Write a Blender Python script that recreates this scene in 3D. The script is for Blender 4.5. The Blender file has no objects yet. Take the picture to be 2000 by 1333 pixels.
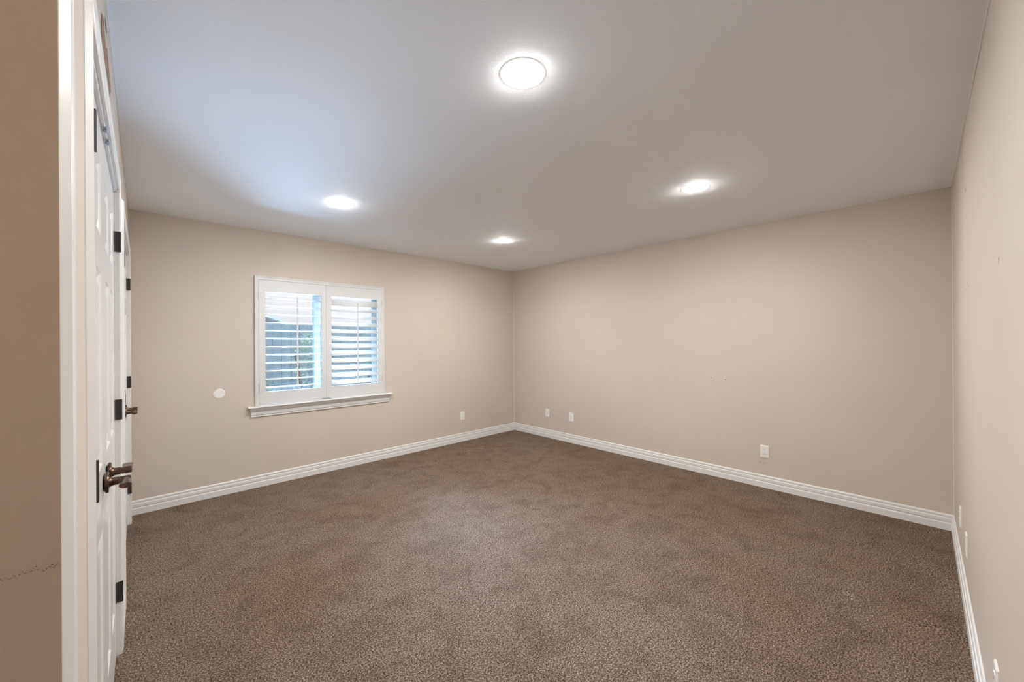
import bpy, bmesh, math, random
from mathutils import Vector, Matrix
random.seed(7)
SC = bpy.context.scene
COL = SC.collection

# ------------------------------------------------------------------ camera
H = 2.44          # ceiling height
WX = 4.238        # length of window wall (x from -WX to 0), window wall is y = 0
LY = 4.4916       # length of long right wall (x = 0, y from -LY to 0)
cd = bpy.data.cameras.new('camera'); cam = bpy.data.objects.new('camera', cd); COL.objects.link(cam)
yaw, pitch, roll = 0.75967, 0.00045, -0.00678
f = Vector((math.sin(yaw)*math.cos(pitch), math.cos(yaw)*math.cos(pitch), math.sin(pitch)))
r = f.cross(Vector((0, 0, 1))).normalized(); u = r.cross(f)
c_, s_ = math.cos(roll), math.sin(roll)
r2 = c_*r + s_*u; u2 = -s_*r + c_*u
cam.matrix_world = Matrix(((r2.x, u2.x, -f.x, -4.15603), (r2.y, u2.y, -f.y, -4.33362), (r2.z, u2.z, -f.z, 1.36673), (0, 0, 0, 1)))
cd.sensor_fit = 'HORIZONTAL'; cd.sensor_width = 36.0; cd.lens = 758.05/2000*36.0
cd.clip_start = 0.01; cd.clip_end = 200
SC.camera = cam

# ------------------------------------------------------------------ world, sun, exposure
LAMP = 375.0          # radiance of the downlight lenses
LAMPC = (1.0, 0.99, 0.96)
SKY = 1.45
SUN = 14.0
w = bpy.data.worlds.new('sky'); SC.world = w; w.use_nodes = True
nt = w.node_tree; nt.nodes.clear()
bg = nt.nodes.new('ShaderNodeBackground'); out = nt.nodes.new('ShaderNodeOutputWorld')
tc = nt.nodes.new('ShaderNodeTexCoord'); sp = nt.nodes.new('ShaderNodeSeparateXYZ'); rp = nt.nodes.new('ShaderNodeValToRGB')
nt.links.new(tc.outputs['Generated'], sp.inputs[0]); nt.links.new(sp.outputs['Z'], rp.inputs[0])
rp.color_ramp.elements[0].position = 0.0; rp.color_ramp.elements[0].color = (0.98, 0.98, 1.0, 1)
rp.color_ramp.elements[1].position = 0.8; rp.color_ramp.elements[1].color = (0.38, 0.60, 1.0, 1)
nt.links.new(rp.outputs[0], bg.inputs[0]); bg.inputs[1].default_value = SKY
nt.links.new(bg.outputs[0], out.inputs[0])
sd = bpy.data.lights.new('sun', 'SUN'); sd.energy = SUN; sd.angle = math.radians(24); sd.color = (0.50, 0.69, 1.0)
so = bpy.data.objects.new('sun', sd); COL.objects.link(so); so.location = (0, 12, 12)
so.rotation_euler = Vector((0.10, -0.86, -0.50)).to_track_quat('-Z', 'Y').to_euler()
# unseen area light added outside, standing in for yard bounce, aimed at the window
ad = bpy.data.lights.new('yard_fill_light', 'AREA'); ad.shape = 'RECTANGLE'; ad.size = 1.7; ad.size_y = 1.1; ad.energy = 225.0; ad.color = (0.46, 0.68, 1.0); ad.spread = math.radians(72)
ao = bpy.data.objects.new('yard_fill_light', ad); COL.objects.link(ao); ao.location = (-2.35, 1.9, -0.1)
ao.rotation_euler = (Vector((-3.07, 0.0, 1.40)) - ao.location).to_track_quat('-Z', 'Y').to_euler()
# daylight portal in the window opening (guides sky sampling only)
pd = bpy.data.lights.new('window_portal', 'AREA'); pd.shape = 'RECTANGLE'; pd.size = 1.26; pd.size_y = 1.24; pd.cycles.is_portal = True
po = bpy.data.objects.new('window_portal', pd); COL.objects.link(po); po.location = (-2.753, 0.17, 1.38); po.rotation_euler = (-math.pi/2, 0, 0)
SC.view_settings.view_transform = 'Standard'; SC.view_settings.look = 'None'
SC.view_settings.exposure = 0.69; SC.view_settings.gamma = 1.0; SC.view_settings.use_curve_mapping = False
try:
    SC.cycles.max_bounces = 10; SC.cycles.diffuse_bounces = 7; SC.cycles.transparent_max_bounces = 16
    SC.cycles.use_denoising = True; SC.cycles.sample_clamp_indirect = 4.0; SC.cycles.caustics_reflective = False
except Exception: pass

# ------------------------------------------------------------------ materials
def mat(name, col, rough=0.6, metal=0.0, spec=0.5, coat=0.0):
    m = bpy.data.materials.new(name); m.use_nodes = True
    b = m.node_tree.nodes['Principled BSDF']
    b.inputs['Base Color'].default_value = (*col, 1); b.inputs['Roughness'].default_value = rough
    b.inputs['Metallic'].default_value = metal; b.inputs['Specular IOR Level'].default_value = spec
    b.inputs['Coat Weight'].default_value = coat
    return m
def N(m, t, **kw):
    n = m.node_tree.nodes.new(t)
    for k, v in kw.items():
        if hasattr(n, k): setattr(n, k, v)
        else: n.inputs[k.replace('_', ' ')].default_value = v
    return n
def L(m, a, b): m.node_tree.links.new(a, b)
def pos(m):
    return N(m, 'ShaderNodeNewGeometry').outputs['Position']
def noise(m, scale, detail=2.0, rough=0.5, vec=None, dist=0.0):
    n = N(m, 'ShaderNodeTexNoise'); n.inputs['Scale'].default_value = scale; n.inputs['Detail'].default_value = detail
    n.inputs['Roughness'].default_value = rough; n.inputs['Distortion'].default_value = dist
    L(m, vec if vec is not None else pos(m), n.inputs['Vector']); return n
def ramp(m, fac, stops):
    n = N(m, 'ShaderNodeValToRGB'); e = n.color_ramp.elements
    while len(e) < len(stops): e.new(0.5)
    for i, (p, c) in enumerate(stops):
        e[i].position = p; e[i].color = (*c, 1) if len(c) == 3 else c
    L(m, fac, n.inputs[0]); return n
def mix(m, fac, a, b, mode='MIX'):
    n = N(m, 'ShaderNodeMix', data_type='RGBA', blend_type=mode)
    for sock, v in ((n.inputs[0], fac), (n.inputs[6], a), (n.inputs[7], b)):
        if isinstance(v, (int, float)): sock.default_value = v
        elif isinstance(v, tuple): sock.default_value = (*v, 1)
        else: L(m, v, sock)
    return n.outputs[2]
def bump(m, h, strength, dist, prev=None):
    n = N(m, 'ShaderNodeBump'); n.inputs['Strength'].default_value = strength; n.inputs['Distance'].default_value = dist
    L(m, h, n.inputs['Height'])
    if prev: L(m, prev, n.inputs['Normal'])
    return n.outputs['Normal']
def bsdf(m): return m.node_tree.nodes['Principled BSDF']

WALLC = (0.575, 0.512, 0.455)
def wall_paint(name, col):
    m = mat(name, col, 0.75, spec=0.3)
    a = noise(m, 1.3, 3).outputs['Fac']
    c = mix(m, ramp(m, a, [(0.35, (0, 0, 0)), (0.7, (1, 1, 1))]).outputs[0], col, tuple(x*1.04 for x in col))
    # faint rubbed scuffs with a shape of their own
    s = noise(m, 9, 5, 0.7, dist=1.5).outputs['Fac']
    c = mix(m, ramp(m, s, [(0.69, (0, 0, 0)), (0.76, (0.22, 0.22, 0.22))]).outputs[0], c, tuple(x*0.72 for x in col))
    L(m, c, bsdf(m).inputs['Base Color'])
    n1 = noise(m, 170, 2).outputs['Fac']; n2 = noise(m, 2.2, 2).outputs['Fac']
    b = bump(m, n2, 0.25, 0.02); b = bump(m, n1, 0.12, 0.002, b)
    L(m, b, bsdf(m).inputs['Normal']); return m
M_WALL = wall_paint('beige_wall_paint', WALLC)
M_CEIL = mat('white_ceiling_texture', (0.895, 0.92, 0.945), 0.85, spec=0.2)
def _ceil():
    m = M_CEIL
    mp = N(m, 'ShaderNodeMapping'); mp.inputs['Scale'].default_value = (1, 2.6, 1); mp.inputs['Rotation'].default_value = (0, 0, 0.5)
    L(m, pos(m), mp.inputs['Vector'])
    n1 = noise(m, 62, 4, 0.65, mp.outputs[0], 1.4).outputs['Fac']
    patch = ramp(m, noise(m, 1.6, 2).outputs['Fac'], [(0.38, (0.2, 0.2, 0.2)), (0.62, (1, 1, 1))]).outputs[0]
    h = N(m, 'ShaderNodeMath', operation='MULTIPLY'); L(m, ramp(m, n1, [(0.42, (0, 0, 0)), (0.6, (1, 1, 1))]).outputs[0], h.inputs[0]); L(m, patch, h.inputs[1])
    L(m, bump(m, h.outputs[0], 0.32, 0.0022), bsdf(m).inputs['Normal'])
_ceil()
M_TRIM = mat('white_trim_paint', (0.75, 0.745, 0.735), 0.35, spec=0.5)
M_DOOR = mat('white_gloss_door_paint', (0.76, 0.76, 0.76), 0.22, spec=0.6)
_g = noise(M_DOOR, 14, 4, 0.6, None).outputs['Fac']; L(M_DOOR, bump(M_DOOR, _g, 0.05, 0.003), bsdf(M_DOOR).inputs['Normal'])
M_SHUT = mat('white_shutter_paint', (0.66, 0.66, 0.655), 0.4)
M_PLATE = mat('white_plate_plastic', (0.83, 0.82, 0.80), 0.35)
M_SLOT = mat('dark_slot', (0.03, 0.03, 0.03), 0.6)
M_BRONZE = mat('oil_rubbed_bronze', (0.10, 0.062, 0.045), 0.30, 0.9)
_b = noise(M_BRONZE, 60, 3).outputs['Fac']
L(M_BRONZE, ramp(M_BRONZE, _b, [(0.3, (0.055, 0.035, 0.028)), (0.7, (0.19, 0.115, 0.08))]).outputs[0], bsdf(M_BRONZE).inputs['Base Color'])
M_HINGE = mat('dark_bronze_hinge', (0.05, 0.045, 0.042), 0.45, 0.6)
M_STEEL = mat('blued_steel_catch', (0.30, 0.38, 0.48), 0.3, 0.9)
M_NICKEL = mat('pale_metal', (0.6, 0.6, 0.58), 0.35, 0.8)
M_TORN = mat('torn_brown_drywall_paper', (0.30, 0.19, 0.12), 0.9)
L(M_TORN, ramp(M_TORN, noise(M_TORN, 60, 4, 0.7).outputs['Fac'], [(0.35, (0.18, 0.11, 0.07)), (0.7, (0.38, 0.25, 0.17))]).outputs[0], bsdf(M_TORN).inputs['Base Color'])
M_HOLE = mat('nail_hole_dark', (0.06, 0.045, 0.035), 0.9)
M_PATCH = mat('pale_filler', (0.62, 0.57, 0.50), 0.8)
M_SCUFF = mat('brown_scuff', (0.30, 0.215, 0.155), 0.8)
M_FLECK = mat('white_fleck', (0.50, 0.46, 0.42), 0.8)
M_CAULK = mat('painted_caulk', (0.80, 0.77, 0.73), 0.6)
M_BAFFLE = mat('lamp_trim_white', (0.85, 0.80, 0.70), 0.4)

M_CARPET = mat('brown_cut_pile_carpet', (0.2, 0.15, 0.11), 1.0, spec=0.05)
def _carpet():
    m = M_CARPET
    f1 = noise(m, 150, 3, 0.75).outputs['Fac']
    f2 = noise(m, 60, 2, 0.6).outputs['Fac']
    base = ramp(m, f1, [(0.37, (0.014, 0.008, 0.004)), (0.49, (0.116, 0.079, 0.055)), (0.61, (0.53, 0.43, 0.36))]).outputs[0]
    base = mix(m, 0.35, base, ramp(m, f2, [(0.35, (0.048, 0.030, 0.018)), (0.65, (0.21, 0.162, 0.124))]).outputs[0])
    # broad random tone: some areas greyer and lighter, others redder and darker
    big = ramp(m, noise(m, 0.9, 4, 0.55).outputs['Fac'], [(0.36, (0, 0, 0)), (0.64, (1, 1, 1))]).outputs[0]
    base = mix(m, big, mix(m, 1.0, base, (0.93, 0.87, 0.82), 'MULTIPLY'), mix(m, 1.0, base, (1.05, 1.06, 1.08), 'MULTIPLY'))
    mid = ramp(m, noise(m, 5.5, 4, 0.65, dist=0.6).outputs['Fac'], [(0.34, (0.80, 0.78, 0.76)), (0.55, (1.05, 1.05, 1.05))]).outputs[0]
    base = mix(m, 1.0, base, mid, 'MULTIPLY')
    L(m, base, bsdf(m).inputs['Base Color'])
    b = bump(m, noise(m, 5.0, 4, 0.6).outputs['Fac'], 0.35, 0.02)
    b = bump(m, f2, 0.7, 0.006, b); b = bump(m, f1, 1.0, 0.006, b)
    L(m, b, bsdf(m).inputs['Normal'])
    bsdf(m).inputs['Sheen Weight'].default_value = 0.05; bsdf(m).inputs['Sheen Tint'].default_value = (0.8, 0.65, 0.5, 1)
_carpet()

M_LENS = bpy.data.materials.new('downlight_lens'); M_LENS.use_nodes = True
M_LENS.node_tree.nodes.clear()
_e = N(M_LENS, 'ShaderNodeEmission'); _e.inputs[0].default_value = (*LAMPC, 1); _e.inputs[1].default_value = LAMP
_o = N(M_LENS, 'ShaderNodeOutputMaterial'); L(M_LENS, _e.outputs[0], _o.inputs[0])

M_GLASS = bpy.data.materials.new('window_glass'); M_GLASS.use_nodes = True; M_GLASS.node_tree.nodes.clear()
_t = N(M_GLASS, 'ShaderNodeBsdfTransparent'); _t.inputs[0].default_value = (0.94, 0.96, 0.955, 1)
_gl = N(M_GLASS, 'ShaderNodeBsdfGlossy'); _gl.inputs['Roughness'].default_value = 0.02
_mx = N(M_GLASS, 'ShaderNodeMixShader'); _fr = N(M_GLASS, 'ShaderNodeFresnel'); _o = N(M_GLASS, 'ShaderNodeOutputMaterial')
L(M_GLASS, _fr.outputs[0], _mx.inputs[0]); L(M_GLASS, _t.outputs[0], _mx.inputs[1]); L(M_GLASS, _gl.outputs[0], _mx.inputs[2]); L(M_GLASS, _mx.outputs[0], _o.inputs[0])

M_FENCE = mat('weathered_blue_grey_boards', (0.16, 0.20, 0.23), 0.9)
L(M_FENCE, ramp(M_FENCE, noise(M_FENCE, 5, 4, 0.6).outputs['Fac'], [(0.3, (0.17, 0.20, 0.20)), (0.7, (0.25, 0.275, 0.27))]).outputs[0], bsdf(M_FENCE).inputs['Base Color'])
M_BRICK = mat('cream_brick', (0.6, 0.5, 0.42), 0.9)
_bt = N(M_BRICK, 'ShaderNodeTexBrick'); _bt.inputs['Scale'].default_value = 4.5
for k, v in (('Color1', (0.93, 0.78, 0.65, 1)), ('Color2', (0.90, 0.74, 0.61, 1)), ('Mortar', (0.93, 0.80, 0.70, 1))): _bt.inputs[k].default_value = v
_mp = N(M_BRICK, 'ShaderNodeMapping'); _mp.inputs['Rotation'].default_value = (math.pi/2, 0, 0)
L(M_BRICK, pos(M_BRICK), _mp.inputs['Vector']); L(M_BRICK, _mp.outputs[0], _bt.inputs['Vector']); L(M_BRICK, _bt.outputs[0], bsdf(M_BRICK).inputs['Base Color'])
M_LEAF = mat('garden_leaves', (0.08, 0.14, 0.07), 0.6)
L(M_LEAF, ramp(M_LEAF, noise(M_LEAF, 3, 2).outputs['Fac'], [(0.35, (0.16, 0.24, 0.16)), (0.7, (0.38, 0.46, 0.30))]).outputs[0], bsdf(M_LEAF).inputs['Base Color'])
M_CONC = mat('pale_concrete', (0.55, 0.55, 0.55), 0.9)
L(M_CONC, ramp(M_CONC, noise(M_CONC, 4, 5).outputs['Fac'], [(0.3, (0.48, 0.50, 0.53)), (0.7, (0.6, 0.61, 0.63))]).outputs[0], bsdf(M_CONC).inputs['Base Color'])
M_CANOPY = mat('white_canopy', (0.8, 0.8, 0.8), 0.6)
M_FARROOF = mat('grey_shingles', (0.25, 0.25, 0.26), 0.9)
M_VINYL = mat('pale_green_white_vinyl', (0.42, 0.48, 0.46), 0.45)

# ------------------------------------------------------------------ mesh helpers
def BM(): return bmesh.new()
def box(bm, x0, x1, y0, y1, z0, z1):
    if x0 > x1: x0, x1 = x1, x0
    if y0 > y1: y0, y1 = y1, y0
    if z0 > z1: z0, z1 = z1, z0
    v = [bm.verts.new((x, y, z)) for z in (z0, z1) for x, y in ((x0, y0), (x1, y0), (x1, y1), (x0, y1))]
    for q in ((3, 2, 1, 0), (4, 5, 6, 7), (0, 1, 5, 4), (1, 2, 6, 5), (2, 3, 7, 6), (3, 0, 4, 7)): bm.faces.new([v[i] for i in q])
def lathe(bm, prof, n=32, axis='Z', o=(0, 0, 0), cap=True):
    """prof: list of (radius, height) along the axis"""
    rings = []
    for rad, h in prof:
        ring = []
        for i in range(n):
            a = 2*math.pi*i/n; p, q = rad*math.cos(a), rad*math.sin(a)
            co = {'Z': (p, q, h), 'X': (h, p, q), 'Y': (q, h, p)}[axis]
            ring.append(bm.verts.new((co[0]+o[0], co[1]+o[1], co[2]+o[2])))
        rings.append(ring)
    for a, b in zip(rings, rings[1:]):
        for i in range(n): bm.faces.new((a[i], a[(i+1) % n], b[(i+1) % n], b[i]))
    if cap: bm.faces.new(rings[0][::-1]); bm.faces.new(rings[-1])
def sweep(bm, prof, path):
    """prof: list of (out, up) ; path: list of functions mapping (out, up) -> xyz"""
    rows = [[bm.verts.new(fn(o, h)) for o, h in prof] for fn in path]
    n = len(prof)
    for a, b in zip(rows, rows[1:]):
        for i in range(n): bm.faces.new((a[i], a[(i+1) % n], b[(i+1) % n], b[i]))
    bm.faces.new(rows[0]); bm.faces.new(rows[-1][::-1])
def obj(name, bm, m, parent=None, loc=(0, 0, 0), origin=None, smooth=False, bevel=0.0):
    """link the bmesh as one mesh object; origin = point of the given coordinates that becomes the object's origin"""
    bmesh.ops.recalc_face_normals(bm, faces=bm.faces[:])
    if bevel:
        pass
    if origin is not None:
        for v in bm.verts: v.co -= Vector(origin)
        loc = origin
    me = bpy.data.meshes.new(name); bm.to_mesh(me); bm.free()
    if smooth:
        for p in me.polygons: p.use_smooth = True
    me.materials.append(m)
    o = bpy.data.objects.new(name, me); COL.objects.link(o); o.location = loc
    if parent is not None: o.parent = parent
    if bevel:
        md = o.modifiers.new('edge', 'BEVEL'); md.width = bevel; md.segments = 2; md.limit_method = 'ANGLE'; md.angle_limit = math.radians(40)
    return o
def child(name, bm, m, parent, label=None, **k):
    """part given in world coordinates; its parents are translated only, so undo their offset"""
    off = Vector((0, 0, 0)); p = parent
    while p is not None: off += Vector(p.location); p = p.parent
    for v in bm.verts: v.co -= off
    o = obj(name, bm, m, parent, **k)
    if label: o['label'] = label
    return o
def soft(o, deg=35):
    for p in o.data.polygons: p.use_smooth = True
    o.data.set_sharp_from_angle(angle=math.radians(deg)); return o
def tag(o, label, cat=None, group=None, kind=None):
    o['label'] = label
    if cat: o['category'] = cat
    if group: o['group'] = group
    if kind: o['kind'] = kind
    return o
def empty(name, loc, label, cat=None, group=None, kind=None):
    o = bpy.data.objects.new(name, None); o.empty_display_size = 0.1; COL.objects.link(o); o.location = loc
    return tag(o, label, cat, group, kind)
def S(name, bm, m, label, cat, origin=None, **k):
    return tag(obj(name, bm, m, origin=origin, **k), label, cat, kind='structure')
def copy_tree(o, parent=None):
    c = o.copy(); COL.objects.link(c); c.parent = parent
    for ch in o.children: copy_tree(ch, c)
    return c

# ------------------------------------------------------------------ room shell
HALL_X = -6.7; YR = -3.545          # hall beyond the entry opening; corner of the opening
XR = -4.2365
T = 0.14
# floor: one carpet mesh with a few raised wrinkles in the pile
def ridge(x, y):
    z = 0.0
    def seg(px, py, a, b, wdt, h):
        ax, ay = a; bx, by = b; dx, dy = bx-ax, by-ay; l2 = dx*dx+dy*dy
        t = ((px-ax)*dx+(py-ay)*dy)/l2; tt = max(0, min(1, t))
        qx, qy = ax+tt*dx, ay+tt*dy; d = math.hypot(px-qx, py-qy)
        fade = math.sin(math.pi*min(1, max(0, 0.08+0.84*tt)))
        return h*fade*math.exp(-(d/wdt)**2)
    pts = [(-2.25, -0.60), (-1.61, -0.47), (-1.134, -0.44), (-0.5, -0.585)]
    for a, b in zip(pts, pts[1:]): z = max(z, seg(x, y, a, b, 0.026, 0.017))
    z = max(z, seg(x, y, (-0.62, -4.30), (-0.98, -4.47), 0.03, 0.010))
    z = max(z, seg(x, y, (-1.5, -4.28), (-1.35, -4.47), 0.03, 0.008))
    return z
bm = BM()
xs = [HALL_X] + [-WX-T + i*0.06 for i in range(int((WX+T)/0.06)+1)] + [0.0]
xs = sorted(set(round(x, 4) for x in xs))
ys = [-LY + i*0.02 for i in range(int(LY/0.02)+1)] + [0.0]; ys = sorted(set(round(y, 4) for y in ys))
# fine columns only where wrinkles are
fx = sorted(set(xs + [round(-2.4+i*0.03, 4) for i in range(80)]))
g = [[bm.verts.new((x, y, ridge(x, y) if x > -4 else 0.0)) for x in fx] for y in ys]
for a, b in zip(g, g[1:]):
    for i in range(len(fx)-1): bm.faces.new((a[i], a[i+1], b[i+1], b[i]))
floor = S('floor', bm, M_CARPET, 'brown cut pile carpet covering the whole room floor', 'carpet', smooth=True)
def blot(parent, name, label, m, pts_list):
    bm = BM()
    for (cx, cy, cz), rad, ax in pts_list:
        n = 9; vs = []
        for i in range(n):
            a = 2*math.pi*i/n; q = rad*random.uniform(0.6, 1.1)
            p, t = q*math.cos(a), q*math.sin(a)
            vs.append(bm.verts.new({'Z': (cx+p, cy+t, cz), 'X': (cx, cy+p, cz+t), 'Y': (cx+p, cy, cz+t)}[ax]))
        bm.faces.new(vs)
    return child(name, bm, m, parent, label)
blot(floor, 'white_fleck', 'scattered white crumbs trodden into the carpet', M_FLECK,
     [((-1.441+random.gauss(0, .035), -4.068+random.gauss(0, .02), 0.004), random.uniform(.0015, .0045), 'Z') for _ in range(30)])
blot(floor, 'dark_spot', 'small dark smear on the carpet', mat('dark_stain', (0.05, 0.035, 0.025), 1.0),
     [((-1.832-i*0.012+random.gauss(0, .003), -2.204+i*0.010, 0.003), .008, 'Z') for i in range(5)])

# light positions (ceiling)
LIGHTS = [(-3.045, -3.237), (-3.041, -1.258), (-1.362, -1.266), (-1.327, -3.243)]
RB = 0.086
bm = BM()
cx = sorted([HALL_X, -WX-T, 0.0+T] + [v for l in (-3.043, -1.345) for v in (l-.15, l+.15)])
cy = sorted([-LY-T, 0.0+T] + [v for l in (-3.24, -1.262) for v in (l-.15, l+.15)])
for i in range(len(cx)-1):
    for j in range(len(cy)-1):
        x0, x1, y0, y1 = cx[i], cx[i+1], cy[j], cy[j+1]
        hit = [l for l in LIGHTS if x0 < l[0] < x1 and y0 < l[1] < y1]
        if not hit:
            bm.faces.new([bm.verts.new(p) for p in ((x0, y0, H), (x0, y1, H), (x1, y1, H), (x1, y0, H))])
        else:
            lx, ly = hit[0]; n = 48; inn = []; outv = []
            for k in range(n):
                a = 2*math.pi*(k+.5)/n; ca, sa = math.cos(a), math.sin(a)
                inn.append(bm.verts.new((lx+RB*ca, ly+RB*sa, H)))
                t = min(((x1-lx)/ca if ca > 0 else (x0-lx)/ca) if abs(ca) > 1e-6 else 9, ((y1-ly)/sa if sa > 0 else (y0-ly)/sa) if abs(sa) > 1e-6 else 9)
                outv.append(bm.verts.new((lx+t*ca, ly+t*sa, H)))
            for k in range(n):
                q = (k+1) % n; bm.faces.new((inn[k], inn[q], outv[q], outv[k]))
                if k % (n//4) == n//8-0 or True:
                    pa, pb = outv[k].co, outv[q].co
                    if abs(pa.x-pb.x) > 1e-6 and abs(pa.y-pb.y) > 1e-6:
                        cxn = x1 if max(pa.x, pb.x) > lx+.1 else x0; cyn = y1 if max(pa.y, pb.y) > ly+.1 else y0
                        bm.faces.new((outv[k], outv[q], bm.verts.new((cxn, cyn, H))))
S('ceiling', bm, M_CEIL, 'white ceiling with brushed texture above the whole room', 'ceiling')

WIN = (-3.375, -2.131, 0.775, 1.985)
bm = BM()
box(bm, -WX-T, WIN[0], 0, .20, 0, H); box(bm, WIN[1], T, 0, .20, 0, H)
box(bm, WIN[0], WIN[1], 0, .20, 0, WIN[2]); box(bm, WIN[0], WIN[1], 0, .20, WIN[3], H)
wall_back = S('wall_back', bm, M_WALL, 'beige painted wall holding the shuttered window', 'wall')
bm = BM(); box(bm, 0, T, -LY-T, 0, 0, H)
wall_right = S('wall_right', bm, M_WALL, 'long beige painted wall right of the back corner', 'wall')
bm = BM(); box(bm, HALL_X, T*0, -LY-T, -LY, 0, H)
wall_near = S('wall_near', bm, M_WALL, 'pale beige wall at the right edge with nail holes', 'wall')
# left wall with two double-door openings and the entry opening
D1 = (-3.145, -1.905); D2 = (-1.452, -0.212); DH = 2.045
bm = BM()
def wl(y0, y1, z0, z1): box(bm, -WX-T, -WX, y0, y1, z0, z1)
wl(-3.50, D1[0], 0, H); wl(D1[0], D1[1], DH, H); wl(D1[1], D2[0], 0, H); wl(D2[0], D2[1], DH, H); wl(D2[1], 0, 0, H)
wl(-LY, -3.50, 2.08, H)
wall_left = S('wall_left', bm, M_WALL, 'beige wall at the left that holds the white closet doors', 'wall')
bm = BM(); box(bm, HALL_X, XR, YR, -3.50, 0, 2.08); box(bm, HALL_X, -WX-T, YR, -3.40, 0, H)
wall_hall = S('wall_hall', bm, M_WALL, 'tan hallway wall at the far left edge with scuff marks', 'wall')
bm = BM(); box(bm, HALL_X-T, HALL_X, -LY-T, -3.4, 0, H)
S('wall_hall_end', bm, M_WALL, 'tan wall closing the hallway beyond the opening', 'wall')
# closet backs so no daylight leaks round the doors
bm = BM(); box(bm, -WX-T-.03, -WX-T-.005, -3.38, .05, 0, H)
S('wall_closet', bm, M_WALL, 'closet back wall behind the closed doors', 'wall')

# caulk / painted corner lines
bm = BM(); box(bm, -WX, 0, -LY, -LY+.004, H-.007, H)
child('caulk_line', bm, M_CAULK, wall_near, 'pale painted line where wall meets ceiling')
bm = BM(); box(bm, -.003, 0, -LY, -LY+.003, .1, H-.005); box(bm, -.0035, 0, -.0035, 0, .1, H-.005)
child('corner_line', bm, M_CAULK, wall_right, 'pale painted line down the corner')
bm = BM(); box(bm, -WX, -WX+.0035, -3.3, 0, H-.004, H)
child('caulk_line', bm, M_TRIM, wall_left, 'pale painted line where wall meets ceiling')

# marks on the walls
blot(wall_near, 'nail_hole', 'dark nail holes in the wall', M_HOLE,
     [((-1.186, -LY+.001, 2.103), .012, 'Y'), ((-1.20, -LY+.001, 2.108), .008, 'Y'), ((-1.14, -LY+.001, 1.61), .009, 'Y'), ((-1.351, -LY+.001, 1.611), .007, 'Y'), ((-1.25, -LY+.001, 1.634), .009, 'Y'), ((-1.43, -LY+.001, .80), .006, 'Y')])
blot(wall_near, 'filled_hole', 'pale filled holes in the wall', M_PATCH,
     [((-2.34, -LY+.001, 1.597), .012, 'Y'), ((-1.71, -LY+.001, 1.53), .008, 'Y'), ((-1.56, -LY+.001, 1.59), .007, 'Y'), ((-1.70, -LY+.001, 1.43), .009, 'Y'), ((-2.33, -LY+.001, 1.42), .009, 'Y')])
blot(wall_right, 'wall_scuff', 'small grey brown scuffs on the long wall', M_SCUFF,
     [((-.001, y, z), rr, 'X') for y, z, rr in ((-2.87, .985, .006), (-2.875, .99, .004), (-3.01, .972, .008), (-3.0, 1.045, .005), (-3.30, .225, .006), (-3.325, .222, .005), (-3.345, .221, .004), (-2.95, 1.2, .004), (-2.86, 1.19, .004), (-.95, 1.20, .006), (-1.4, 1.05, .005))])
blot(wall_back, 'filled_hole', 'tiny pale filled holes right of the window', M_PATCH,
     [((x, -.001, z), .005, 'Y') for x, z in ((-1.97, 1.80), (-1.965, 1.69), (-1.97, 1.64), (-1.90, .85), (-.62, 1.9))])
blot(wall_hall, 'wall_scuff', 'diagonal brown scuff marks low on the wall', M_SCUFF,
     [((-4.292+.055*t, YR-.0008, 1.0745+random.gauss(0, .0022)), random.uniform(.0003, .0011), 'Y') for t in [i/45 for i in range(46)]])
# torn drywall paper above the near closet doors
def torn(pts):
    bm = BM(); bm.faces.new([bm.verts.new((-WX+.0012, y, z)) for y, z in pts]); return bm
child('torn_paint', torn([(-2.77, 2.235), (-2.75, 2.30), (-2.67, 2.33), (-2.62, 2.305), (-2.57, 2.30), (-2.52, 2.33), (-2.46, 2.315), (-2.40, 2.30), (-2.36, 2.29), (-2.33, 2.30), (-2.32, 2.275), (-2.37, 2.255), (-2.40, 2.21), (-2.48, 2.17), (-2.58, 2.17), (-2.64, 2.20), (-2.70, 2.19)]), M_TORN, wall_left, 'patch of torn brown drywall paper under the ceiling')
child('torn_paint', torn([(-2.62, 2.375), (-2.56, 2.385), (-2.52, 2.37), (-2.57, 2.36)]), M_HOLE, wall_left, 'dark chip in the paint near the ceiling')

# ------------------------------------------------------------------ baseboards (stepped colonial profile)
HB = 0.112
BP = [(0, 0), (.016, 0), (.016, .046), (.0145, .050), (.0125, .0515), (.0085, .052), (.0085, .0565), (.0115, .058), (.0128, .061), (.0128, .082), (.0115, .085), (.0085, .0862), (.0045, .0868), (.0045, .0915), (.0075, .093), (.0085, .096), (.0080, .105), (.0055, .110), (0, HB)]
bm = BM(); sweep(bm, BP, [lambda o, h: (-WX+.0, -o, h), lambda o, h: (-o, -o, h)])
S('baseboard_back', bm, M_TRIM, 'white stepped baseboard under the window wall', 'baseboard')
bm = BM(); sweep(bm, BP, [lambda o, h: (-o, -o, h), lambda o, h: (-o, -LY+o, h)])
S('baseboard_right', bm, M_TRIM, 'white stepped baseboard along the long right wall', 'baseboard')
bm = BM(); sweep(bm, BP, [lambda o, h: (-o, -LY+o, h), lambda o, h: (HALL_X, -LY+o, h)])
S('baseboard_near', bm, M_TRIM, 'white stepped baseboard running along the near right wall', 'baseboard')
bm = BM(); sweep(bm, BP, [lambda o, h: (-WX+o*.7, D1[1]+.075, h), lambda o, h: (-WX+o*.7, D2[0]-.075, h)])
sweep(bm, BP, [lambda o, h: (-WX+o*.7, -3.485, h), lambda o, h: (-WX+o*.7, D1[0]-.075, h)])
S('baseboard_left', bm, M_TRIM, 'short white baseboard pieces between the door casings', 'baseboard')

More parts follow.
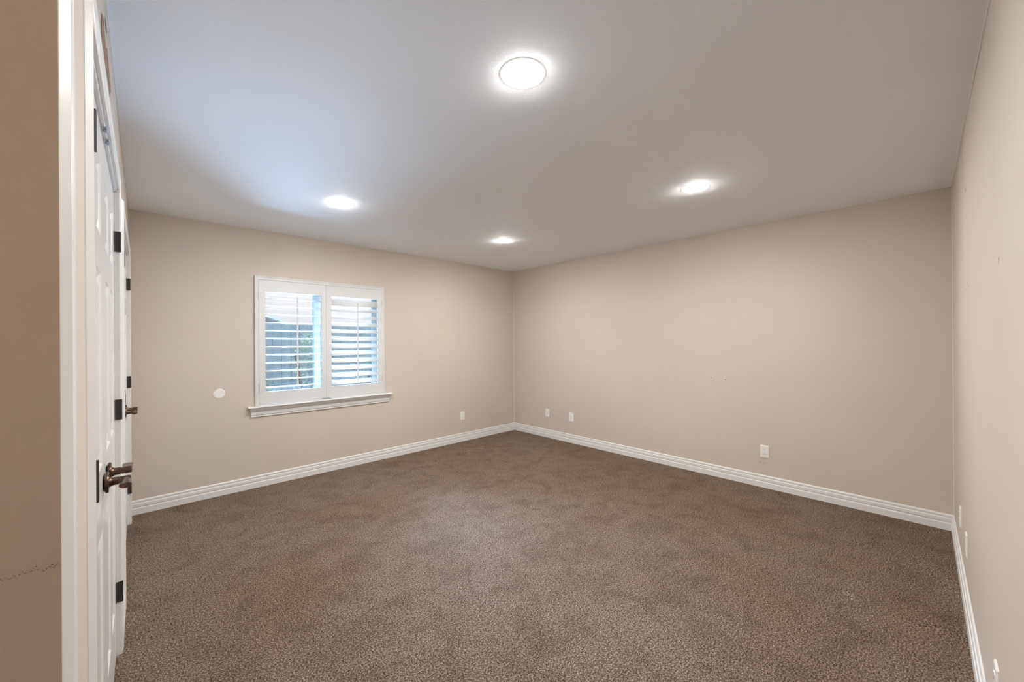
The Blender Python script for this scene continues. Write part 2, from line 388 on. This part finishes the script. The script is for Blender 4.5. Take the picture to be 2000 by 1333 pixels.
# ------------------------------------------------------------------ door casings and doors
XF = -4.226         # casing front
XD = -4.248         # door face
def casing(name, y0, y1, label):
    """mitred casing with profile and a jamb lining the opening"""
    W = .066
    CP = [(0, 0), (0, .008), (.006, .0095), (.012, .0085), (.016, .0085), (.019, .0105), (.046, .012), (.050, .0105), (.052, .0125), (W-.001, .002), (W, 0)]   # (across, out)
    z1 = DH+.003
    bm = BM()
    a, b = y0-.004, y1+.004
    sweep(bm, CP, [lambda c, o: (-WX+o, a-c, 0), lambda c, o: (-WX+o, a-c, z1+c), lambda c, o: (-WX+o, b+c, z1+c), lambda c, o: (-WX+o, b+c, 0)])
    t = S(name, bm, M_TRIM, label, 'door casing')
    bm = BM(); j = .012
    box(bm, -WX-.11, -WX-.0005, y0-.006, y0+j-.010, 0, DH); box(bm, -WX-.11, -WX-.0005, y1-j+.010, y1+.006, 0, DH); box(bm, -WX-.11, -WX-.0005, y0, y1, DH-.012, DH-.0005)
    child('door_jamb', bm, M_TRIM, t)
    return t
tr1 = casing('trim_1', D1[0], D1[1], 'white moulded casing around the near double closet doors')
tr2 = casing('trim_2', D2[0], D2[1], 'white moulded casing around the far double closet doors')
for yy in (-2.600, -2.50):
    bm = BM(); box(bm, -WX-.003, -WX+.003, yy-.017, yy+.017, DH-.017, DH-.0125); lathe(bm, [(.004, DH-.024), (.006, DH-.017)], 12, o=(-WX, yy, 0))
    child('ball_catch', bm, M_STEEL, tr1, 'blue grey metal ball catch under the door head')
# casing strip at the corner of the entry opening
bm = BM()
CP2 = [(0, 0), (.001, .001), (.013, .0100), (.015, .0105), (.034, .0105), (.037, .0085), (.041, .0105), (.047, .0105), (.047, 0)]
sweep(bm, CP2, [lambda c, o: (XR+o, YR+c, 0), lambda c, o: (XR+o, YR+c, 2.08)])
S('trim_3', bm, M_TRIM, 'white casing strip on the corner of the entry opening', 'door casing')

def leaf(name, y0, y1, hinge_side, label, hand_y, lever_dir):
    """six panel door leaf facing +x; all shapes in coordinates local to its bottom corner"""
    root = empty(name, (XD, y0, 0.012), label, 'door', kind='structure')
    Wd = y1-y0; Hd = DH-.012-.004-.012
    bm = BM()
    cols = [(.095, Wd/2-.045), (Wd/2+.045, Wd-.095)]
    rows = [(.22, .80), (.99, 1.57), (1.68, 1.905)]
    ye = [0] + [v for c in cols for v in c] + [Wd]; ze = [0] + [v for q in rows for v in q] + [Hd]
    V = {}
    def v(y, z, x=0.0):
        k = (round(y, 5), round(z, 5), round(x, 5))
        if k not in V: V[k] = bm.verts.new((x, y, z))
        return V[k]
    for i in range(len(ye)-1):
        for j in range(len(ze)-1):
            pan = (i in (1, 3)) and (j in (1, 3, 5))
            a, b, c, d = ye[i], ye[i+1], ze[j], ze[j+1]
            if not pan: bm.faces.new((v(a, c), v(b, c), v(b, d), v(a, d)))
            else:
                prev = (a, b, c, d, 0.0)
                for ins, dep in ((.005, -.004), (.014, -.009), (.020, -.010), (.045, -.003)):
                    n = (a+ins, b-ins, c+ins, d-ins, dep)
                    p = prev
                    P = [(p[0], p[2]), (p[1], p[2]), (p[1], p[3]), (p[0], p[3])]; Q = [(n[0], n[2]), (n[1], n[2]), (n[1], n[3]), (n[0], n[3])]
                    for k in range(4):
                        kk = (k+1) % 4
                        bm.faces.new((v(*P[k], p[4]), v(*P[kk], p[4]), v(*Q[kk], n[4]), v(*Q[k], n[4])))
                    prev = n
                n = prev; bm.faces.new((v(n[0], n[2], n[4]), v(n[1], n[2], n[4]), v(n[1], n[3], n[4]), v(n[0], n[3], n[4])))
    # back and edges
    bk = [bm.verts.new((-.035, y, z)) for y, z in ((0, 0), (Wd, 0), (Wd, Hd), (0, Hd))]
    bm.faces.new(bk)
    bm.faces.new([v(y, 0) for y in ye] + [bk[1], bk[0]]); bm.faces.new([v(y, Hd) for y in ye] + [bk[2], bk[3]])
    bm.faces.new([v(0, z) for z in ze] + [bk[3], bk[0]]); bm.faces.new([v(Wd, z) for z in ze] + [bk[2], bk[1]])
    obj('door_panel', bm, M_DOOR, root)
    # hinges
    hy = -.0015 if hinge_side < 0 else Wd+.0015
    for z in (.266, 1.066, 1.803):
        bm = BM(); s = hinge_side
        for k in range(5):
            zz = z-.0445+k*.0178+.0005
            lathe(bm, [(.0040, zz), (.0043, zz+.0004), (.0043, zz+.0170), (.0040, zz+.0174)], 14, o=(.0192, hy-s*.001, 0))
        box(bm, .004, .0205, hy-s*.0005, hy-s*.0028, z-.0445, z+.0445)
        # jamb leaf plate and door leaf plate, with cut-outs of the knuckles
        box(bm, .0002, .0022, hy-s*.0028, hy-s*.012, z-.0445, z+.0445)
        o = obj('hinge', bm, M_HINGE, root); o['label'] = 'dark bronze hinge'
    # lever set
    hz = .924
    ly = hand_y-y0; lv = empty('lever_handle', (.006, ly, hz), 'bronze lever handle'); lv.parent = root
    bm = BM(); lathe(bm, [(.020, -.006), (.0305, -.0012), (.0325, 0), (.0325, .0035), (.031, .0065), (.016, .0075), (.0145, .012)], 36, 'X')
    soft(obj('rosette', bm, M_BRONZE, lv))
    bm = BM(); lathe(bm, [(.0150, .007), (.0125, .014), (.0120, .028), (.0098, .0285), (.0098, .030), (.0115, .0305), (.0115, .054), (.010, .056)], 28, 'X')
    soft(obj('spindle_neck', bm, M_BRONZE, lv))
    bm = BM(); secs = []
    for t in [i/12 for i in range(13)]:
        yy = lever_dir*(0.002+.072*t); wd = .0085+.006*t**1.5; th = .0105+.0005*t
        xc = .046-.002*t; zc = .002*t
        ring = []
        for k in range(18):
            a = 2*math.pi*k/18; px = math.cos(a)*wd; pz = math.sin(a)*th
            if pz > 0: pz *= (1-.5*t)       # flat top, round underside
            ring.append(bm.verts.new((xc+px, yy, zc+pz)))
        secs.append(ring)
    for a, b in zip(secs, secs[1:]):
        for k in range(18): bm.faces.new((a[k], a[(k+1) % 18], b[(k+1) % 18], b[k]))
    bm.faces.new(secs[0]); bm.faces.new(secs[-1])
    soft(obj('lever', bm, M_BRONZE, lv), 60)
    return root
leaf('door_1', D1[0]+.003, -2.5265, -1, 'white six panel closet door nearest the camera, hinged at its near edge', -2.590, -1)
leaf('door_2', -2.5235, D1[1]-.003, 1, 'white six panel closet door of the near pair, hinged at its far edge', -2.460, 1)
leaf('door_3', D2[0]+.003, -.8335, -1, 'white six panel closet door of the far pair, hinged at its near edge', -.897, -1)
leaf('door_4', -.8305, D2[1]-.003, 1, 'white six panel closet door beside the window wall corner', -.767, 1)

# ------------------------------------------------------------------ window and shutter
def tapered_frame(bm, x0, x1, z0, z1, w, ya, yb):
    box(bm, x0, x0+w, ya, yb, z0, z1); box(bm, x1-w, x1, ya, yb, z0, z1)
    box(bm, x0+w, x1-w, ya, yb, z0, z0+w); box(bm, x0+w, x1-w, ya, yb, z1-w, z1)
win = empty('window_1', (-2.753, .12, WIN[2]), 'sliding window with pale frame behind the shutters', 'window', kind='structure')
bm = BM(); tapered_frame(bm, WIN[0]+.002, WIN[1]-.002, WIN[2]+.002, WIN[3]-.002, .035, .12, .185)
box(bm, -2.835, -2.785, .125, .18, WIN[2]+.037, WIN[3]-.037)
child('window_frame', bm, M_VINYL, win)
bm = BM(); tapered_frame(bm, -2.80, WIN[1]-.037, WIN[2]+.037, WIN[3]-.037, .028, .13, .15)
child('sash', bm, M_VINYL, win)
bm = BM(); box(bm, WIN[0]+.037, -2.835, .150, .154, WIN[2]+.037, WIN[3]-.037)
child('window_pane', bm, M_GLASS, win)
bm = BM(); box(bm, -2.772, WIN[1]-.065, .138, .142, WIN[2]+.065, WIN[3]-.065)
child('window_pane', bm, M_GLASS, win)
bm = BM()
SP = [(0, .7535), (.048, .7535), (.053, .756), (.055, .760), (.053, .7645), (.048, .7665), (0, .7665)]
sweep(bm, SP, [lambda o, h: (-3.455, -o, h), lambda o, h: (-2.031, -o, h)])
child('window_sill', bm, M_TRIM, win)
bm = BM()
AP = [(0, .665), (.010, .665), (.012, .671), (.010, .676), (.016, .684), (.019, .700), (.021, .715), (.030, .730), (.036, .742), (.038, .7535), (0, .7535)]
sweep(bm, AP, [lambda o, h: (-3.425-o*.35, -o, h), lambda o, h: (-2.064+o*.35, -o, h)])
child('sill_apron', bm, M_TRIM, win)

sh = empty('window_shutter', (-2.753, 0, .767), 'white two panel plantation shutter mounted over the window', 'window shutter')
bm = BM()
x0, x1, z0, z1 = -3.396, -2.110, .7675, 2.005
FP = [(0, .0), (0, .020), (.004, .024), (.010, .024), (.012, .021), (.030, .021), (.033, .018), (.033, -.02), (.024, -.02), (.0, 0)]
FP = [(0, 0), (0, .019), (.004, .023), (.011, .023), (.014, .019), (.033, .019), (.033, 0)]
sweep(bm, FP, [lambda c, o: (x0+c, -o, z0), lambda c, o: (x0+c, -o, z1-c), lambda c, o: (x1-c, -o, z1-c), lambda c, o: (x1-c, -o, z0)])
box(bm, x0+.03, x1-.03, -.019, 0, z0, z0+.016)
child('shutter_frame', bm, M_SHUT, sh)
PZ0, PZ1 = .787, 1.969
OZ0, OZ1 = .897, 1.857
YP0, YP1 = -.020, .008      # panel thickness (front towards the room)
def panel(px0, px1, ox0, ox1, ang, side, label):
    bm = BM()
    box(bm, px0, ox0, YP0, YP1, PZ0, PZ1); box(bm, ox1, px1, YP0, YP1, PZ0, PZ1)
    box(bm, ox0, ox1, YP0, YP1, PZ0, OZ0); box(bm, ox0, ox1, YP0, YP1, OZ1, PZ1)
    p = child('shutter_panel', bm, M_SHUT, sh, label)
    n = 12; pitch = .0782; zc0 = OZ0+.0395
    for k in range(n):
        zc = zc0+k*pitch
        if ang > .2 and k == n-1: a = ang+.55
        else: a = ang+random.uniform(-.012, .012)
        bm = BM(); prof = []
        W2 = .040; m = 20
        for q in range(m):
            t = 2*math.pi*q/m; py = W2*math.cos(t); pz = .0052*math.sin(t)
            # inner (room) edge tips down
            yy = py*math.cos(a) - pz*math.sin(a); zz = py*math.sin(a) + pz*math.cos(a)
            prof.append((yy, zz))
        sweep(bm, prof, [lambda o, h: (ox0+.0015, -.006+o, zc+h), lambda o, h: (ox1-.0015, -.006+o, zc+h)])
        o = child('louver', bm, M_SHUT, p)
        for f_ in o.data.polygons: f_.use_smooth = len(f_.vertices) == 4
    # tilt rod in front of the louvers
    rx = (ox0+ox1)/2 + (.016 if ang < .2 else .012)
    yr = -.006-.040*math.cos(ang)-.010; dz = -.040*math.sin(ang)
    bm = BM(); box(bm, rx-.006, rx+.006, yr-.005, yr+.006, OZ0+.022+dz*.5, OZ1-.035+dz)
    child('tilt_rod', bm, M_SHUT, p, bevel=.002)
    for hz in (PZ0+.155, PZ1-.155):
        bm = BM(); hx = px0-.0015 if side < 0 else px1+.0015
        lathe(bm, [(.0035, hz-.037), (.0035, hz+.037)], 10, o=(hx, YP0-.002, 0))
        child('shutter_hinge', bm, M_NICKEL, p, 'small pale metal hinge')
    return p
panel(-3.362, -2.7595, -3.309, -2.804, .02, -1, 'left shutter panel with louvers set level')
panel(-2.7565, -2.144, -2.704, -2.194, .62, 1, 'right shutter panel with louvers tilted half closed')
bm = BM(); box(bm, -2.80, -2.715, -.024, -.0195, .776, .783)
child('magnet_catch', bm, M_NICKEL, sh, 'small metal catch strip at the bottom of the panels')

# ------------------------------------------------------------------ ceiling downlights
def downlight():
    root = empty('ceiling_light', (0, 0, H), '', 'ceiling light', 'recessed downlights')
    bm = BM(); lathe(bm, [(.0960, -.0001), (.0930, -.0004), (.0890, -.0005), (.0855, -.0003), (.0850, .001)], 56, cap=False)
    soft(obj('trim_ring', bm, M_TRIM, root), 20)
    bm = BM(); lathe(bm, [(.0852, .0000), (.079, .010), (.072, .020), (.066, .027)], 56, cap=False)
    obj('baffle', bm, M_BAFFLE, root, smooth=True)
    bm = BM(); lathe(bm, [(.004, -.0110), (.025, -.0098), (.042, -.0055), (.055, .003), (.063, .014), (.0665, .0265), (.0665, .05)], 48)
    o = obj('lens', bm, M_LENS, root)
    return root
dl = downlight()
DLAB = ['glowing recessed ceiling light nearest the camera, largest in view', 'glowing recessed ceiling light left, in front of the shuttered window',
        'glowing recessed ceiling light nearest the back corner, smallest in view', 'glowing recessed ceiling light on the right, by the long wall']
for i, (x, y) in enumerate(LIGHTS):
    o = dl if i == 0 else copy_tree(dl)
    o.location = (x, y, H); o['label'] = DLAB[i]

# hallway lamp: a real downlight in the hall ceiling that warms the hall wall
hl = copy_tree(dl)
for ch in hl.children:
    if ch.name.startswith('lens'):
        ch.data = ch.data.copy(); mm = M_LENS.copy(); mm.name = 'hall_lens'; ch.data.materials[0] = mm
        mm.node_tree.nodes['Emission'].inputs[0].default_value = (1.0, 0.74, 0.50, 1); mm.node_tree.nodes['Emission'].inputs[1].default_value = 165
hl.location = (-5.45, -4.0, H-.06); hl['label'] = 'recessed hallway ceiling light beyond the opening'
del hl['group']

# ------------------------------------------------------------------ wall plates
def plate_mesh(bm, w=.070, h=.114, t=.006):
    pr = [(w/2, h/2, 0), (w/2, h/2, .003), (w/2-.004, h/2-.004, t)]
    rows = [[bm.verts.new((sx*a, -o, sz*b)) for sx, sz in ((-1, -1), (1, -1), (1, 1), (-1, 1))] for a, b, o in pr]
    for a, b in zip(rows, rows[1:]):
        for k in range(4): bm.faces.new((a[k], a[(k+1) % 4], b[(k+1) % 4], b[k]))
    bm.faces.new(rows[0]); bm.faces.new(rows[-1])
def outlet(kind, loc, rot, label, name='wall_outlet', cat='outlet', group=None):
    """faces local -y"""
    root = empty(name, loc, label, cat, group); root.rotation_euler = (0, 0, rot)
    bm = BM(); plate_mesh(bm); obj('cover_plate', bm, M_PLATE, root)
    if kind == 'duplex':
        for s in (-1, 1):
            bm = BM(); n = 24; vs = []; top = []
            for k in range(n):
                a = 2*math.pi*k/n; px = max(-.0165, min(.0165, .0195*math.cos(a))); pz = max(-.0142, min(.0142, .0172*math.sin(a)))
                vs.append(bm.verts.new((px, -.006, s*.0195+pz))); top.append(bm.verts.new((px, -.0082, s*.0195+pz)))
            bm.faces.new(top)
            for k in range(n): bm.faces.new((vs[k], vs[(k+1) % n], top[(k+1) % n], top[k]))
            rc = obj('receptacle', bm, M_PLATE, root)
            bm = BM()
            box(bm, -.0075, -.0055, -.0086, -.0080, s*.0195+.000, s*.0195+.009); box(bm, .0055, .0075, -.0086, -.0080, s*.0195+.001, s*.0195+.008)
            lathe(bm, [(.0026, -.0086), (.0026, -.0080)], 12, 'Y', o=(0, 0, s*.0195-.0065))
            obj('socket_slot', bm, M_SLOT, rc)
        bm = BM(); lathe(bm, [(.0028, -.0072), (.0028, -.0058)], 12, 'Y'); obj('screw', bm, M_NICKEL, root)
    elif kind == 'coax':
        bm = BM(); lathe(bm, [(.0045, -.014), (.0048, -.006), (.0075, -.006), (.0075, -.0055)], 16, 'Y'); obj('coax_jack', bm, M_NICKEL, root)
        for s in (-1, 1):
            bm = BM(); lathe(bm, [(.0028, -.0072), (.0028, -.0058)], 12, 'Y', o=(0, 0, s*.042)); obj('screw', bm, M_PLATE, root)
    elif kind == 'data':
        bm = BM(); box(bm, -.0165, .0165, -.0078, -.005, -.033, .033); ins = obj('insert', bm, M_PLATE, root)
        for s in (-1, 1):
            bm = BM(); box(bm, -.006, .006, -.0082, -.0077, s*.013-.0045, s*.013+.0045); obj('jack', bm, mat('grey_jack', (.35, .36, .38), .5), ins)
    elif kind == 'blank':
        for s in (-1, 1):
            bm = BM(); lathe(bm, [(.0032, -.0075), (.0032, -.0058)], 12, 'Y', o=(0, 0, s*.042)); obj('screw', bm, M_NICKEL, root)
    return root
R90 = -math.pi/2
outlet('duplex', (-.987, 0, .348), 0, 'white duplex outlet on the window wall near the back corner', group=None)
outlet('coax', (0, -.679, .345), R90, 'white cable plate on the long wall nearest the back corner', 'cable_plate', 'wall plate')
outlet('data', (0, -1.108, .341), R90, 'white data jack plate, second from the back corner on the long wall', 'data_plate', 'wall plate')
outlet('duplex', (0, -3.337, .330), R90, 'large looking white duplex outlet on the long wall above the baseboard')
outlet('duplex', (-.70, -LY, .322), math.pi, 'white outlet plate seen edge on, beside the right corner')
outlet('blank', (-1.125, -LY, .315), math.pi, 'white wall plate seen edge on, second from the right corner', 'wall_plate', 'wall plate')
outlet('duplex', (-2.262, -LY, .305), math.pi, 'white outlet plate at the bottom right edge of the photo')
# round blank cover left of the window
rc = empty('round_cover', (-3.664, 0, .915), 'round white blank cover on the wall left of the window', 'wall plate')
bm = BM(); lathe(bm, [(.043, 0), (.043, -.003), (.040, -.0055), (.034, -.0058)], 40, 'Y'); obj('cover_disc', bm, M_PLATE, rc)
for s in (-1, 1):
    bm = BM(); lathe(bm, [(.003, -.0070), (.003, -.0055)], 12, 'Y', o=(s*.028, 0, 0)); obj('screw', bm, M_NICKEL, rc)

# ------------------------------------------------------------------ garden outside the window
bm = BM(); box(bm, -14, 8, .2, 14, -.35, -.25)
S('ground_outside', bm, M_CONC, 'pale concrete yard outside the window', 'ground')
fr = empty('garden_fence', (-3, 3.6, -.25), 'blue grey board fence seen through the left shutter', 'fence')
bm = BM()
x = -11.0
while x < 4.0:
    wv = random.uniform(.135, .15); box(bm, x, x+wv, 3.6, 3.62, -.25, 1.70+random.uniform(-.008, .008)); x += wv+.004
child('fence_boards', bm, M_FENCE, fr)
bm = BM(); box(bm, -11, 4, 3.62, 3.66, .1, .19); box(bm, -11, 4, 3.62, 3.66, 1.35, 1.44); child('fence_rail', bm, M_FENCE, fr)
nb = empty('neighbour_house', (-4, 8.5, -.25), 'cream brick house beyond the fence', 'house')
bm = BM(); box(bm, -16, 10, 8.5, 8.7, -.25, 3.6); child('brick_wall', bm, M_BRICK, nb)
bm = BM(); sweep(bm, [(0, 3.6), (-.6, 3.45), (-.6, 3.6), (3, 5.4), (3, 5.2)], [lambda o, h: (-16.4, 8.5+o, h), lambda o, h: (10.4, 8.5+o, h)]); child('roof', bm, M_FARROOF, nb)
# arched white canopy above the fence
cn = empty('arched_canopy', (-2.85, 6.0, -.25), 'white arched canopy peeking over the fence at the left', 'canopy')
bm = BM(); n = 24; R = 2.6; cxx, czz = -2.85, -.40
secs = []
for k in range(n+1):
    a = math.pi*k/n
    secs.append([(cxx+rr*math.cos(a), yv, czz+rr*.97*math.sin(a)) for rr, yv in ((R, 6.0), (R, 7.2), (R-.05, 7.2), (R-.05, 6.0))])
rows = [[bm.verts.new(p) for p in s] for s in secs]
for a, b in zip(rows, rows[1:]):
    for k in range(4): bm.faces.new((a[k], a[(k+1) % 4], b[(k+1) % 4], b[k]))
child('canopy_sheet', bm, M_CANOPY, cn)
bm = BM(); vs = [bm.verts.new((cxx+(R-.12)*math.cos(math.pi*k/n), 6.3, czz+(R-.12)*.97*math.sin(math.pi*k/n))) for k in range(n+1)]
ext = bmesh.ops.extrude_face_region(bm, geom=[bm.faces.new(vs)]); bmesh.ops.translate(bm, vec=(0, .04, 0), verts=[v for v in ext['geom'] if isinstance(v, bmesh.types.BMVert)])
child('end_panel', bm, mat('pale_grey_canvas', (.5, .52, .55), .8), cn)
for s in (-1, 1):
    bm = BM(); box(bm, cxx+s*(R-.04)-.03, cxx+s*(R-.04)+.03, 6.0, 6.06, -.25, czz+.6); child('post', bm, M_CANOPY, cn)
# shrubs in front of the fence
def shrub(x, y, h, w, label, seed):
    rnd = random.Random(seed)
    root = empty('garden_shrub', (x, y, -.25), label, 'shrub', 'shrubs in front of the fence')
    bm = BM()
    for _ in range(5):
        a = rnd.uniform(0, 6.28); tx, ty = math.cos(a)*w*.35, math.sin(a)*w*.25
        sweep(bm, [(-.008, -.008), (.008, -.008), (.008, .008), (-.008, .008)], [lambda o, q: (o, q, 0), lambda o, q: (tx+o, ty+q, h*.8)])
    obj('stem', bm, mat('shrub_bark', (.12, .09, .06), .9), root)
    bm = BM()
    for _ in range(700):
        t = rnd.random()**.6; zc = h*(.12+.88*t); rad = w*.5*math.sqrt(max(.05, 1-(2*(zc/h)-1.0)**2))*rnd.uniform(.3, 1)
        a = rnd.uniform(0, 6.28); c = Vector((rad*math.cos(a), rad*.7*math.sin(a), zc))
        d = Vector((rnd.gauss(0, 1), rnd.gauss(0, 1), rnd.gauss(0, .7))).normalized(); e = d.cross(Vector((rnd.gauss(0, 1), rnd.gauss(0, 1), rnd.gauss(0, 1)))).normalized()
        l = rnd.uniform(.03, .055); q = l*.35
        bm.faces.new([bm.verts.new(p) for p in (c, c+d*l*.5+e*q, c+d*l, c+d*l*.5-e*q)])
    obj('foliage', bm, M_LEAF, root)
for i, (x, y, h, wd, lb) in enumerate(((-2.1, 2.9, 1.75, .6, 'tall leafy shrub right of centre in the left shutter view'), (-2.78, 3.0, 1.05, .62, 'low shrub before the fence at the middle of the left shutter view'),
                                   (-3.46, 3.0, .95, .62, 'low shrub before the fence at the left of the shutter view'), (-0.9, 3.0, 1.3, .9, 'leafy shrub behind the right shutter panel'))):
    shrub(x, y, h, wd, lb, 11+i)
